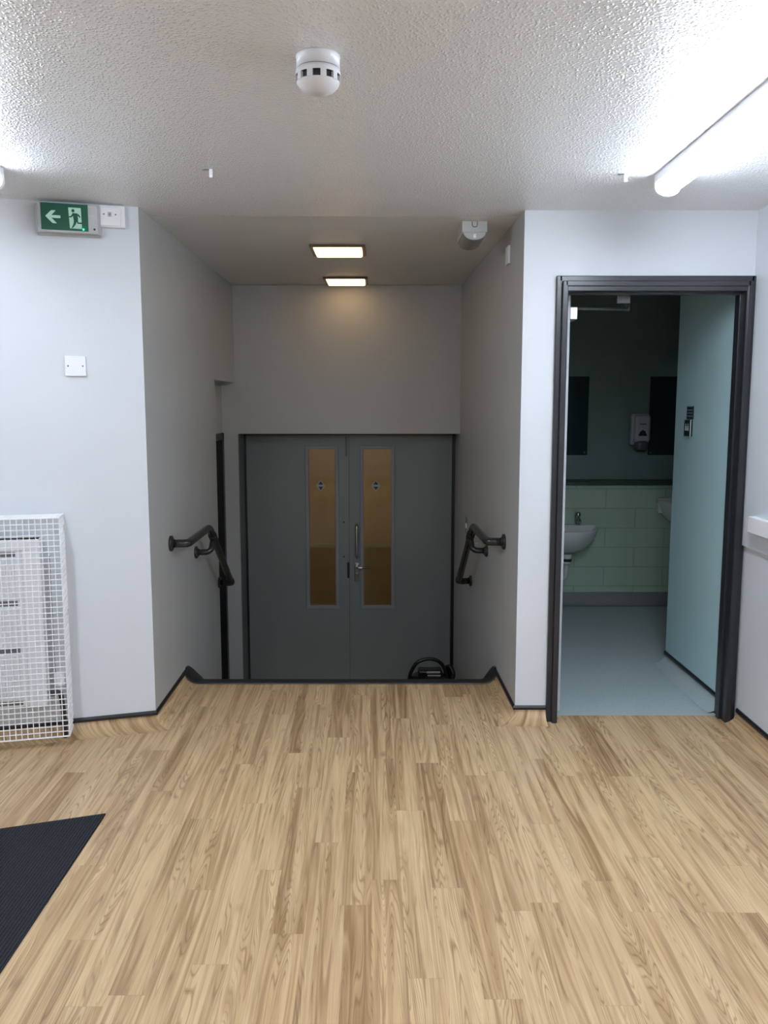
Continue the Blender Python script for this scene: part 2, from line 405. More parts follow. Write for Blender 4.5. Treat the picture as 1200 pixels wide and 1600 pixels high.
struct(b.build('wall_right', M['wall']), 'pale wall at the right edge with a ledge at waist height', 'wall')
struct(MB().box(-3.9, 1.82, -4.15, -4.0, -.06, H).build('wall_back', M['wall']), 'pale wall behind the camera', 'wall')
struct(MB().box(-3.9, -3.6, -4.0, 3.15, -.06, H).build('wall_far_left', M['wall']), 'pale wall far left outside the frame', 'wall')
SEAM = 4.02
struct(MB().box(-3.9, 3.2, -4.15, SEAM, H, H + .1).build('ceiling', M['ceiling']), 'white stippled ceiling over the room', 'ceiling')
struct(MB().box(-1.5, 3.2, SEAM, 6.8, H + .0015, H + .1).build('ceiling_stair', M['ceiling2']), 'smoother grey ceiling above the steps', 'ceiling')

# steps down to the lower level
b = MB(); l = b.bm.loops.layers.uv.new('UVMap'); RI = .17875; GO = .25
y0 = 4.46; pts = [(y0, -.06), (y0, -RI)]
for k in range(1, 4): pts += [(y0 + GO * k, -RI * k), (y0 + GO * k, -RI * (k + 1))]
pts += [(8.3, LOW), (8.3, LOW - .12), (4.3, LOW - .12), (4.3, -.06)]
mat_steps = Matrix(((0, 0, 1, 0), (1, 0, 0, 0), (0, 1, 0, 0), (0, 0, 0, 1)))     # (y, z) profile swept along x
b.prism(pts, -1.4, .70, mat_steps)
for f in b.bm.faces:
    for lp in f.loops: lp[l].uv = (lp.vert.co.x, lp.vert.co.y - lp.vert.co.z)
struct(b.build('floor_steps', M['oak']), 'oak vinyl steps going down to the grey double doors', 'steps')
def nosing(y, z, name, label, ends=False):
    b = MB(); K = 7; rad = .07; h = .07
    xa, xb = xl(y) + .001, xr(y) - .001
    path = []
    if ends:
        for k in range(K): a = math.pi / 2 * k / (K - 1); path.append((xa + rad * (1 - math.cos(math.pi / 2 - a)) * 0 + rad * (1 - math.cos(a)) + .001, z + h * (1 - math.sin(a)) + .001))
        for k in range(K): a = math.pi / 2 * (1 - k / (K - 1)); path.append((xb - rad * (1 - math.cos(a)) - .001, z + h * (1 - math.sin(a)) + .001))
    else: path = [(xa, z), (xb, z)]
    prof = [(-.052, 0), (-.050, .006), (.008, .008), (.014, .003), (.014, -.038), (.004, -.038), (.004, 0)]   # (dy, dz)
    rings = []
    for i, (x, zz) in enumerate(path):
        t_ = Vector((path[min(i + 1, len(path) - 1)][0] - path[max(i - 1, 0)][0], path[min(i + 1, len(path) - 1)][1] - path[max(i - 1, 0)][1])).normalized()
        nrm = Vector((-t_.y, t_.x))
        rings.append([b.bm.verts.new((x + nrm.x * dz, y + dy, zz + nrm.y * dz)) for dy, dz in prof])
    for A_, B_ in zip(rings, rings[1:]):
        for k in range(len(prof)):
            k2 = (k + 1) % len(prof); b.bm.faces.new((A_[k], A_[k2], B_[k2], B_[k]))
    b.bm.faces.new(rings[0]); b.bm.faces.new(rings[-1][::-1]); bmesh.ops.recalc_face_normals(b.bm, faces=b.bm.faces[:])
    return struct(b.build(name, M['black_trim']), label, 'stair nosing')
nosing(4.475, .001, 'trim_4', 'black stair nosing along the top step, turned up at both walls', True)
for k in range(1, 4): nosing(y0 + GO * k, -RI * k, 'trim_%d' % (4 + k), 'black stair nosing on step %s below the floor edge' % ('one', 'two', 'three')[k - 1])

for nm, fx, sd_ in (('trim_11', xl, 1), ('trim_12', xr, -1)):
    b = MB(); pf = [(4.43, 0), (4.43, .058), (4.462, .084), (4.50, .080), (4.60, .032), (5.0, -.185), (5.36, -.44), (5.36, LOW), (5.21, LOW), (4.71, -.36), (4.46, -.18), (4.46, 0)]
    q = [(fx(y) + sd_ * .0005, y, z) for y, z in pf]; q2 = [(fx(y) + sd_ * .011, y, z) for y, z in pf]
    v1 = [b.bm.verts.new(p) for p in q]; v2 = [b.bm.verts.new(p) for p in q2]
    b.bm.faces.new(v1); b.bm.faces.new(v2[::-1])
    for i in range(len(v1)): j = (i + 1) % len(v1); b.bm.faces.new((v1[i], v1[j], v2[j], v2[i]))
    bmesh.ops.triangulate(b.bm, faces=[f for f in b.bm.faces if len(f.verts) > 4]); bmesh.ops.recalc_face_normals(b.bm, faces=b.bm.faces[:])
    struct(b.build(nm, M['black_gloss']), 'dark stair stringer strip sloping down the %s wall' % ('left' if sd_ > 0 else 'right'), 'trim')

# hall seen through the door panes
b = MB(); b.box(-1.6, 1.0, 8.2, 8.3, .14, 1.75); struct(b.build('wall_hall_upper', M['hall_tan']), 'tan upper wall of the hall seen through the door panes', 'wall')
b = MB(); b.box(-1.6, 1.0, 8.19, 8.3, LOW, .14); struct(b.build('wall_hall_lower', M['hall_brown']), 'brown lower wall of the hall seen through the door panes', 'wall')
b = MB(); b.box(-1.6, -1.5, 6.75, 8.2, LOW, 1.75); b.box(.9, 1.0, 6.75, 8.2, LOW, 1.75); struct(b.build('wall_hall_side', M['hall_tan']), 'tan side walls of the hall behind the doors', 'wall')
struct(MB().box(-1.6, 1.0, 6.7, 8.3, 1.75, 1.85).build('ceiling_hall', M['hall_tan']), 'hall ceiling behind the doors', 'ceiling')
hl = thing('added_hall_light', 'unseen round lamp added to light the hall behind the double doors', 'light', (-.3, 7.3, 1.75))  # unseen lamp, added to light the hall behind the panes
MB().lathe([(0, -.07), (.06, -.062), (.10, -.03), (.11, 0)], 28).build('lamp_shade', M['added_hall_lamp'], hl)
MB().lathe([(.115, -.012), (.125, -.01), (.125, 0), (0, 0)], 28).build('base', M['white_plastic'], hl)

# ------------------------------------------------------------ washroom shell
struct(MB().box(.70, 3.1, 3.966, 6.30, -.06, -.001).build('floor_washroom', M['safety_vinyl']), 'speckled grey safety vinyl floor inside the washroom', 'floor')
struct(MB().box(.66, 3.1, 6.25, 6.60, -.06, .90).build('wall_washroom_lower', M['block']), 'pale green painted block wall behind the basins', 'wall')
struct(MB().box(.66, 3.1, 6.42, 6.60, .93, H).build('wall_washroom_upper', M['shaded_green']), 'upper washroom wall above the sill, painted dark for its shade', 'wall')
struct(MB().box(.66, 3.1, 6.235, 6.45, .90, .928, .004).build('trim_8', M['sill']), 'dark green sill running above the basins', 'trim')
b = MB(); b.prism([(1.648, 4.0), (1.634, 4.80), (1.74, 4.80), (1.74, 4.0)], 0, H); struct(b.build('wall_lobby', M['mint_wall']), 'pale blue lobby wall inside the washroom door with a small sign', 'wall')
b = MB(); b.box(3.0, 3.1, 3.9, 6.42, 0, H); b.box(1.80, 3.1, 3.9, 4.0, 0, H); b.prism([(.701, 6.42), (.752, 4.0), (.765, 4.0), (.715, 6.42)], 0, H)
struct(b.build('wall_washroom_side', M['shaded_green']), 'green side walls of the washroom', 'wall')
cove([(1.634, 4.80), (1.648, 4.0)], 'baseboard_lobby', 'grey vinyl coved skirting under the pale blue lobby wall', M['safety_vinyl'], trimname='trim_9', trimlabel='black capping strip along the foot of the pale blue lobby wall', side=1)
cove([(.76, 6.25), (3.0, 6.25)], 'baseboard_washroom', 'tall grey vinyl skirting below the basins', M['vinyl_skirt'], h=.10, rad=.05, trimname='trim_10', trimlabel='pale capping line above the washroom skirting', capmat=M['block'], cap=.012, capout=.006)

# ------------------------------------------------------------ washroom door: frame and open leaf
d1 = thing('door_1', 'black glossy door frame round the washroom entrance with its leaf swung inside', 'door', (1.205, 3.9, 0), 0, kind='structure')
FX0, FX1 = .768 - 1.205, 1.661 - 1.205; FT = 2.062
def gate(x0, x1, zt, y0, y1, wd, bev=.003):
    b = MB(); b.box(x0, x0 + wd, y0, y1, 0, zt, bev); b.box(x1 - wd, x1, y0, y1, 0, zt, bev); b.box(x0 + wd * .5, x1 - wd * .5, y0, y1, zt - wd, zt, bev); return b
b = gate(FX0, FX1, FT, -.020, -.002, .026); gate_in = gate(FX0 + .024, FX1 - .024, FT - .024, -.040, .0, .024)
b.build('architrave', M['black_gloss'], d1); gate_in.build('architrave_bead', M['black_gloss'], d1)
gate(FX0 + .028, FX1 - .028, FT - .046, -.034, .098, .022, .002).build('frame_lining', M['black_gloss'], d1)
gate(FX0 + .044, FX1 - .048, FT - .066, .02, .058, .012, .002).build('door_stop', M['black_gloss'], d1)
lf = MB().box(.816 - 1.205, .858 - 1.205, .104, .864, .008, 1.995, .002).build('door_leaf', M['edge_strip'], d1); lf['label'] = 'pale grey door leaf seen edge on'
b = MB(); b.box(.858 - 1.205, .892 - 1.205, .108, .36, 1.884, 1.94, .003)
cb = b.build('closer_body', M['zinc'], lf)
for x_, z_ in ((.914, 1.925), (.898, 1.905)): MB().cyl((x_ - 1.223 - .012, .1085, z_), (x_ - 1.223 - .012, .1115, z_), .004, 10).build('closer_screw', M['screw'], cb)
b = MB(); b.tube([(.88 - 1.205, .22, 1.945), (1.19 - 1.205, .36, 1.957)], .0075, 8)
b.tube([(1.19 - 1.205, .36, 1.962), (1.10 - 1.205, .10, 1.978)], .007, 8); b.cyl((1.19 - 1.205, .36, 1.948), (1.19 - 1.205, .36, 1.974), .013, 12); b.box(1.07 - 1.205, 1.13 - 1.205, .095, .112, 1.955, 1.992, .002)
b.build('closer_arm', M['screw'], lf)

# ------------------------------------------------------------ double doors at the foot of the steps
DY = 6.60; DZ0, DZ1 = LOW + .006, 1.250; XL0, XM, XR1 = -1.068, -.272, .527
fr_ = thing('door_frame', 'black frame round the grey double doors', 'door frame', (-.27, DY, LOW), kind='structure')
b = MB(); b.box(-1.090 + .27, XL0 + .27 - .002, -.012, .06, 0, DZ1 - LOW + .02); b.box(XR1 + .27 + .002, .27 + .556, -.012, .06, 0, DZ1 - LOW + .02); b.box(-1.09 + .27, .27 + .556, -.012, .06, DZ1 - LOW + .003, DZ1 - LOW + .03)
b.build('jambs', M['jamb_black'], fr_)
b = MB(); b.prism([(-1.0749 + .27, 6.292 - DY), (-1.0735 + .27 + .004, 6.292 - DY), (-1.086 + .27 + .004, .005), (-1.0895 + .27, .005)], 0, 1.277 - LOW); b.build('reveal_lining', M['reveal_grey'], fr_)
def leaf(n, x0, x1, g0, g1, label):
    cx = (x0 + x1) / 2; dt = thing('door_%d' % n, label, 'door', (cx, DY, LOW), kind='structure')
    x0 -= cx; x1 -= cx; g0 -= cx; g1 -= cx; T = .044; z0, z1 = .006, DZ1 - LOW; gz0, gz1 = -.092 - LOW, 1.152 - LOW
    b = MB(); b.box(x0, g0, 0, T, z0, z1); b.box(g1, x1, 0, T, z0, z1); b.box(g0, g1, 0, T, z0, gz0); b.box(g0, g1, 0, T, gz1, z1)
    bmesh.ops.remove_doubles(b.bm, verts=b.bm.verts[:], dist=1e-5)
    b.build('leaf_panel', M['door_grey'], dt)
    B_ = .024; b = MB()
    for (a0, a1, c0, c1) in ((g0 - B_, g0 + .004, gz0 - B_, gz1 + B_), (g1 - .004, g1 + B_, gz0 - B_, gz1 + B_), (g0, g1, gz0 - B_, gz0 + .004), (g0, g1, gz1 - .004, gz1 + B_)):
        b.box(a0, a1, -.010, .012, c0, c1, .004)
    b.build('glazing_bead', M['bead_grey'], dt)
    pane = MB().box(g0, g1, .018, .024, gz0, gz1).build('glass_pane', M['glass'], dt)
    sx, sz = (g0 + g1) / 2 - .012, .862 - LOW; w_, h_ = .036, .047
    q = Matrix(((1, 0, 0, sx), (0, 0, -1, .018), (0, 1, 0, sz), (0, 0, 0, 1)))
    b = MB(); b.prism([(-w_, 0), (0, -h_), (w_, 0), (0, h_)], 0, .0012, q); s_ = b.build('fire_glass_mark', M['sticker_white'], pane); s_['label'] = 'small pale diamond sticker'
    b = MB(); b.prism([(-w_ * .55, .008), (w_ * .55, .008), (0, h_ * .75)], .0012, .002, q); b.prism([(-w_ * .55, -.008), (0, -h_ * .75), (w_ * .55, -.008)], .0012, .002, q)
    b.build('mark_triangles', M['sticker_dark'], pane)
    return dt, cx
dl, cx = leaf(2, XL0, XM - .0015, -.588, -.376, 'left hand grey door leaf with tall narrow window and no handle')
for z in (.576, .302): MB().cyl((-.315 - cx, -.001, z - LOW), (-.315 - cx, .003, z - LOW), .007, 12).build('bolt_hole', M['jamb_black'], dl)
b = MB(); b.box(-.302 - cx, -.284 - cx, -.002, .004, 1.09 - LOW, 1.245 - LOW, .001); b.build('flush_bolt', M['reveal_grey'], dl)
b = MB(); b.lathe([(0, 0), (.011, .003), (.013, .02), (.013, .11), (.011, .127), (0, .13)], 16, Matrix.Translation((-.281 - cx, 0, .13 - LOW)) @ Matrix.Diagonal((.7, .25, 1, 1))); b.build('lock_keep', M['jamb_black'], dl)
b = MB(); b.box(XM - cx - .0015, XM - cx + .0015, .01, .04, .01, DZ1 - LOW); b.build('meeting_seal', M['jamb_black'], dl)
dr, cx = leaf(3, XM + .0015, XR1, -.163, .060, 'right hand grey door leaf with chrome pull and lever handle')
hx = -.213 - cx
b = MB(); b.tube([(hx, .002, .300 - LOW), (hx, -.055, .300 - LOW), (hx, -.055, .560 - LOW), (hx, .002, .560 - LOW)], .0105, 14, .028); ph = b.build('pull_handle', M['chrome'], dr)
b = MB(); b.box(hx - .020, hx + .020, -.004, .001, .275 - LOW, .585 - LOW, .002); b.build('pull_plate', M['bead_grey'], ph)
b = MB(); b.box(hx - .019, hx + .019, -.008, 0, .105 - LOW, .255 - LOW, .003); lv = b.build('lever_plate', M['chrome'], dr)
b = MB(); b.tube([(hx, 0, .224 - LOW), (hx, -.055, .224 - LOW), (hx + .105, -.055, .226 - LOW)], .009, 12, .016); b.build('lever', M['chrome'], lv)
b = MB(); b.cyl((hx, -.011, .165 - LOW), (hx, -.006, .165 - LOW), .009, 14); b.build('lock_cylinder', M['screw'], lv)

# side doorway in the left recess
sd = thing('door_4', 'black side door frame in the recess left of the double doors', 'door', (-1.19, 5.90, LOW), R(90), kind='structure')
b = MB(); b.box(-.36, -.31, -.012, .14, 0, 1.285 - LOW, .002); b.box(.33, .388, -.012, .14, 0, 1.285 - LOW, .002); b.box(-.36, .388, -.012, .14, 1.235 - LOW, 1.285 - LOW, .002); b.build('frame_lining', M['jamb_black'], sd)
MB().box(-.31, .33, .05, .094, .006, 1.235 - LOW, .002).build('door_leaf', M['jamb_black'], sd)  # black leaf stands in for the darkness of an open doorway
b = MB(); b.box(-.39, .39, .145, .20, -.05, 1.285 - LOW); b.build('backing', M['jamb_black'], sd)

# ------------------------------------------------------------ handrails
def handrail(label, loc, rz, sg):
    t_ = thing('handrail', label, 'handrail', loc, rz, 'dark handrails beside the steps')
    o = -.088; r = .0205
    b = MB(); b.tube([(0, -.010, 0), (0, o, 0), (sg * .56, o, .0), (sg * 1.245, o, -.468), (sg * 1.275, -.010, -.470)], r, 20, [.075, .055, .03]); b.build('rail_tube', M['rail'], t_)
    rot = Matrix.Rotation(R(90), 4, 'X')
    for x, z, rr in ((0, 0, .040), (sg * .585, -.148, .036), (sg * 1.277, -.470, .036)):
        b = MB(); b.lathe([(0, 0), (rr, 0), (rr, .009), (rr - .004, .0125), (r + .004, .0125), (r + .002, .020), (0, .020)], 28, Matrix.Translation((x, 0, z)) @ rot); fl = b.build('flange', M['rail'], t_)
        for a in (90, 210, 330): MB().cyl((x + rr * .78 * math.cos(R(a)), -.0125, z + rr * .78 * math.sin(R(a))), (x + rr * .78 * math.cos(R(a)), -.0145, z + rr * .78 * math.sin(R(a))), .004, 8).build('screw', M['screw'], fl)
    b = MB(); b.tube([(sg * .585, -.010, -.148), (sg * .60, o, -.148), (sg * .665, o, -.075)], .017, 16, .06); b.build('bracket', M['rail'], t_)
    b = MB(); b.tube([(sg * .635, o, -.052), (sg * .700, o, -.096)], .0245, 18); b.build('collar', M['rail'], t_)
    b = MB(); b.tube([(sg * 1.20, o, -.437), (sg * 1.235, o, -.461)], .0235, 18); b.build('end_collar', M['rail'], t_)
    return t_
handrail('dark grey tubular handrail on the left wall of the steps', (xl(4.21), 4.21, .803), R(90) + .0107, 1)
handrail('dark grey tubular handrail on the right wall of the steps', (xr(4.265), 4.265, .803), R(-90) + .0263, -1)

# ------------------------------------------------------------ battens
def batten(x, y1, length, label, grp='ceiling tube lights', glow='tube'):
    t_ = thing('batten_light', label, 'light', (x, y1, H), 0, grp)
    MB().box(-.046, .046, -length, 0, -.031, 0, .002).build('spine', M['white_plastic'], t_)
    b = MB(); pr = []
    for k in range(15):
        a = math.pi * k / 14; pr.append((.043 * math.cos(a), -.044 - .031 * math.sin(a)))
    pr += [(-.041, -.0315), (.041, -.0315)]
    rot = Matrix(((1, 0, 0, 0), (0, 0, 1, 0), (0, 1, 0, 0), (0, 0, 0, 1)))      # (x, z, y)
    b.prism(pr, -length + .020, -.019, rot); b.build('diffuser', M[glow], t_)
    for yy in (-length + .010, -.010):
        b = MB(); b.prism([(u * 1.09, v - (.006 if v < -.04 else -.0310)) for u, v in pr], yy - .010, yy + .010, rot); b.build('end_cap', M['white_plastic'], t_)
    return t_
batten(1.055, 3.31, 1.52, 'glowing batten light on the ceiling at the upper right')
batten(-1.425, 3.22, 1.52, 'batten light whose glowing tip shows at the left edge of the ceiling', glow='tube_dim')
batten(1.055, -.4, 1.52, 'batten light behind the camera on the right', 'tube lights behind the camera', 'tube_bright')
batten(-1.425, -.4, 1.52, 'batten light behind the camera on the left', 'tube lights behind the camera', 'tube_bright')

# recessed warm downlights
def downlight(x, y, label):
    t_ = thing('square_downlight', label, 'light', (x, y, H + .0015), 0, 'warm square ceiling lights over the steps')
    b = MB(); s_ = .150; i_ = .132
    for a0, a1, c0, c1 in ((-s_, s_, -s_, -i_), (-s_, s_, i_, s_), (-s_, -i_, -i_, i_), (i_, s_, -i_, i_)): b.box(a0, a1, c0, c1, -.014, 0, .002)
    b.build('bezel', M['copper_bezel'], t_)
    b = MB(); b.box(-.130, .130, -.130, .130, -.024, -.002, .008); b.build('lens', M['warm'], t_)
downlight(-.252, 4.865, 'glowing warm square ceiling light nearer the room, larger of the two')
downlight(-.262, 6.045, 'glowing warm square ceiling light just in front of the bulkhead wall')

# emergency bulkhead light
eb = thing('emergency_light', 'unlit grey emergency light fixed to the ceiling above the right handrail', 'light', (.425, 4.12, H + .0015), 0)
b = MB(); b.box(-.060, .060, 0, .27, -.052, 0, .004); bd = b.build('base_box', M['grey_plastic'], eb)
b = MB(); b.tube([(-.012, -.001, -.004), (-.012, -.001, -.028), (.012, -.001, -.028), (.012, -.001, -.004)], .002, 8, .011); b.build('cable_knockout', M['screw'], bd)
pr = [(-.056, -.052)] + [(.056 * -math.cos(math.pi * k / 12), -.052 - .036 * math.sin(math.pi * k / 12)) for k in range(1, 12)] + [(.056, -.052)]
rot = Matrix(((1, 0, 0, 0), (0, 0, 1, 0), (0, 1, 0, 0), (0, 0, 0, 1)))
b = MB(); b.prism(pr, .004, .266, rot); b.build('diffuser', M['smoke_plastic'], eb)
b = MB(); b.prism([(u * .92, -.052 + (v + .052) * .92) for u, v in pr], .0005, .004, rot); ep = b.build('end_plate', M['grey_plastic'], eb)
b = MB(); b.box(-.006, .006, -.0015, .001, -.078, -.060, .001); b.build('clip', M['white_plastic'], ep)

# smoke detector
sm = thing('smoke_detector', 'white domed smoke detector on the stippled ceiling near the camera', 'smoke detector', (-.162, 2.215, H), 0)
MB().lathe([(0, 0), (.054, 0), (.055, -.004), (.0535, -.008), (.0535, -.030), (0, -.030)], 48).build('base', M['detector_white'], sm)
MB().lathe([(.0515, -.0295), (.0515, -.033), (0, -.033)], 48).build('joint_ring', M['slot_dark'], sm)
b = MB(); b.lathe([(0, -.0325), (.0535, -.0325), (.0555, -.040), (.0550, -.047)], 48)
b.lathe([(.0535, -.0625), (.0495, -.070), (.041, -.079), (.028, -.086), (.012, -.0895), (0, -.090)], 48)
for k in range(10):
    a0 = 2 * math.pi * (k + .5) / 10 - math.pi / 2
    vs = []
    for da in (-.13, -.065, 0, .065, .13): vs.append((.0550 * math.cos(a0 + da), .0550 * math.sin(a0 + da)))
    inn = [(.046 * math.cos(a0 + da), .046 * math.sin(a0 + da)) for da in (.13, -.13)]
    b.prism(vs + inn, -.0640, -.0465)
dm = b.build('dome', M['detector_white'], sm)
MB().lathe([(.0475, -.047), (.0475, -.063)], 40).build('vent_mesh', M['dark_vent'], sm)

# cable clips on the ceiling
for x, y, lb in ((-.63, 3.23, 'small white cable clip hanging from the ceiling, left of centre'), (.897, 3.29, 'small white cable clip hanging from the ceiling beside the batten tip')):
    t_ = thing('cable_clip', lb, 'cable clip', (x, y, H), 0, 'cable clips on the ceiling')
    MB().box(-.006, .006, -.004, .004, -.030, 0, .0015).build('hook', M['white_plastic'], t_)
    MB().tube([(-.006, 0, -.002), (-.030, 0, -.003)], .002, 8).build('screw', M['screw'], t_)

# ------------------------------------------------------------ left wall fittings
def plate(name, label, cat, loc, rz, w_=.086, h_=.086, th=.010, group=None):
    t_ = thing(name, label, cat, loc, rz, group)
    MB().box(-w_ / 2, w_ / 2, -th, 0, -h_ / 2, h_ / 2, .002).build('face_plate', M['white_plastic'], t_)
    return t_
bp = plate('blanking_plate', 'square white blanking plate on the left wall above the radiator cage', 'wall plate', onL(-.285, 1.660), RL)
for sx in (-.030, .030): MB().cyl((sx, -.0118, 0), (sx, -.0095, 0), .0035, 12).build('screw', M['screw'], bp)
sp_ = thing('key_switch_plate', 'white double plate with three small holes beside the exit sign', 'switch', onL(-.108, 2.293), RL)
MB().box(-.052, .052, -.028, 0, -.045, .045, .003).build('back_box', M['white_plastic'], sp_)
b = MB(); b.box(-.050, .034, -.036, -.028, -.041, .036, .003); fp = b.build('cover', M['white_plastic'], sp_)
for sx in (-.034, -.010, .014): MB().cyl((sx, -.0375, .006), (sx, -.0355, .006), .0032, 10).build('screw', M['screw'], fp)
MB().box(-.018, -.003, -.0372, -.0358, -.004, .016, .0005).build('rocker', M['grey_plastic'], fp)

# exit sign
ex = thing('exit_sign', 'green running man exit sign with left arrow under the ceiling', 'sign', onL(-.285, 2.262), RL)
# ends of the housing lie in front of the wall; sign face about 65 mm out
b = MB(); b.box(-.128, .128, -.020, 0, -.058, .070, .004); b.build('back_tray', M['grey_plastic'], ex)
b = MB(); pr = [(-.134, -.018), (-.116, -.062), (.116, -.062), (.134, -.018)]
b.prism(pr, -.052, .066, bev=.004); cv = b.build('cover', M['clear_cover'], ex)
gp = MB().box(-.106, .080, -.0655, -.0622, -.044, .064, .001).build('legend_panel', M['sign_green'], ex)
Q = Matrix(((1, 0, 0, 0), (0, 0, -1, -.0655), (0, 1, 0, 0), (0, 0, 0, 1)))
b = MB()
def S(px, py): return ((px - 402.5) / 505 * .186 - .013, .010 - (py - 243) / 262 * .108)      # sign artwork grid
for poly in ([(197, 243), (262, 185), (310, 185), (262, 232), (358, 232), (358, 258), (262, 258), (318, 310), (272, 310)],): b.prism([S(*p) for p in poly], 0, .0014, Q)
b.build('arrow', M['sign_white'], gp)
b = MB(); b.prism([S(*p) for p in [(445, 148), (580, 148), (585, 352), (455, 352)]], 0, .0012, Q); dp = b.build('doorway_symbol', M['sign_white'], gp)
b = MB()
cx_, cy_ = 495, 178; b.prism([S(cx_ + 17 * math.cos(2 * math.pi * k / 18), cy_ + 17 * math.sin(2 * math.pi * k / 18)) for k in range(18)][::-1], .0012, .0024, Q)
for poly in ([(486, 202), (540, 202), (548, 264), (500, 268)], [(505, 204), (494, 226), (478, 244), (452, 246), (450, 234), (472, 231), (485, 212)], [(532, 204), (556, 212), (574, 238), (562, 246), (546, 226), (530, 222)],
             [(500, 258), (538, 262), (522, 308), (495, 340), (478, 352), (474, 342), (484, 330), (498, 295)], [(520, 256), (542, 260), (548, 290), (590, 290), (606, 296), (604, 306), (538, 304)]):
    b.prism([S(*p) for p in poly], .0012, .0024, Q)
b.build('running_figure', M['sign_green'], dp)
MB().lathe([(0, 0), (.004, 0), (.003, .003), (0, .0035)], 14, Matrix.Translation((*[S(600, 357)[0]], -.066, S(600, 357)[1])) @ Matrix.Rotation(R(90), 4, 'X')).build('indicator_lamp', M['led_green'], ex)
b = MB(); b.box(.090, .116, -.058, -.0625, -.046, .060, .001); b.build('circuit_cover', M['clear_cover'], ex)
MB().cyl((.104, -.0625, -.034), (.104, -.0655, -.034), .0045, 10).build('cover_screw', M['jamb_black'], ex)

# radiator behind the guard; both stand a little askew to the wall
RG = R(13.5); RD = Vector((math.cos(RG), math.sin(RG))); RO = A - DL * .33
rd = thing('radiator', 'white slatted radiator inside the wire cage', 'radiator', (RO.x - .544 * RD.x, RO.y - .544 * RD.y, .18), RG)
RW = .42; h_ = .742
MB().box(-RW, RW, -.095, -.045, 0, h_, .004).build('casing', M['radiator'], rd)
b = MB(); rows = [(.030, .24), (.27, .45), (.48, .665), (.69, h_ - .002)]
x = -RW + .02
while x < RW - .10:
    for z0, z1 in rows[:3]: b.box(x, x + .0165, -.106, -.094, z0 + .004, z1 - .002, .0025, 1)
    x += .0255
b.build('ribs', M['radiator'], rd)
b = MB()
for z0, z1 in ((.243, .266), (.453, .476), (.668, .688), (.010, .028)): b.box(-RW + .015, RW - .10, -.0965, -.094, z0, z1)
b.build('grille_slots', M['slot_dark'], rd)
b = MB(); b.box(-RW, RW, -.106, -.045, h_ - .048, h_, .004); b.build('top_rail', M['radiator'], rd)
b = MB(); b.box(RW - .075, RW + .002, -.104, -.043, 0, h_, .004); b.build('end_panel', M['radiator'], rd)
b = MB(); b.tube([(RW + .030, -.06, .66), (RW + .030, -.06, .135)], .0035, 10); b.build('sensor_pipe', M['pipe_dark'], rd)
b = MB(); b.tube([(RW - .0, -.06, .045), (RW + .05, -.06, .045), (RW + .057, -.055, -.03), (RW + .060, -.045, -.172)], .011, 14, .02); b.cyl((RW + .004, -.06, .045), (RW + .03, -.06, .045), .017); b.build('valve_pipe', M['pipe_dark'], rd)
MB().lathe([(0, 0), (.018, 0), (.021, .006), (.021, .05), (.017, .062), (0, .064)], 20, Matrix.Translation((RW + .050, -.06, .075))).build('thermostat_head', M['white_plastic'], rd)

# wire mesh guard
gd = thing('radiator_guard', 'white wire mesh cage covering the radiator', 'radiator guard', (RO.x - .435 * RD.x, RO.y - .435 * RD.y, .048), RG)
GW = .40; GD = .140; GH = .968; r_ = .0017; pit = .0238
YB = lambda x: -(GW - x) * .0524       # back edge follows the wall
def wires(axis_pts, r=r_):
    b = MB()
    for p, q in axis_pts:
        lo = [min(a, c) - r for a, c in zip(p, q)]; hi = [max(a, c) + r for a, c in zip(p, q)]; b.box(lo[0], hi[0], lo[1], hi[1], lo[2], hi[2])
    return b
nx = int(2 * GW / pit); nz = int(GH / pit); xs = [GW - k * 2 * GW / nx for k in range(nx + 1)]; zs = [GH * k / nz for k in range(nz + 1)]
ys = [-GD * k / 6 for k in range(7)]
wires([((x, -GD, 0), (x, -GD, GH)) for x in xs] + [((-GW, -GD - .002, z), (GW, -GD - .002, z)) for z in zs]).build('front_mesh', M['white_metal'], gd)
for sx in (GW, -GW): wires([((sx, y, 0), (sx, y, GH)) for y in ys[:-1] if y <= YB(sx)] + [((sx + .002 * (1 if sx > 0 else -1), YB(sx), z), (sx + .002 * (1 if sx > 0 else -1), -GD, z)) for z in zs]).build('side_mesh', M['white_metal'], gd)
wires([((x, YB(x), GH), (x, -GD, GH)) for x in xs] + [((max(-GW, GW + y / .0524), y, GH + .002), (GW, y, GH + .002)) for y in ys[1:]]).build('top_mesh', M['white_metal'], gd)
wires([((GW, 0, 0), (GW, -GD, 0)), ((GW, -GD, 0), (-GW, -GD, 0)), ((GW, -GD, GH), (-GW, -GD, GH)), ((GW, 0, GH), (GW, -GD, GH)), ((GW, 0, 0), (GW, 0, GH)), ((-GW, YB(-GW), 0), (-GW, -GD, 0))], .0026).build('edge_frame', M['white_metal'], gd)
for z in (.11 + .80, .53): MB().box(GW - .012, GW + .004, -.030, 0, z - .012, z + .012, .002).build('wall_clip', M['zinc'], gd)

# entrance mat
b = MB(); mp = [(-1.023, 2.962), (-1.010, 1.2), (-2.4, 1.2), (-2.75, 2.38)]
b.prism(mp[::-1], .0003, .006); tag(b.build('entrance_mat', M['mat']), 'dark charcoal ribbed entrance mat on the oak floor at lower left', 'mat')

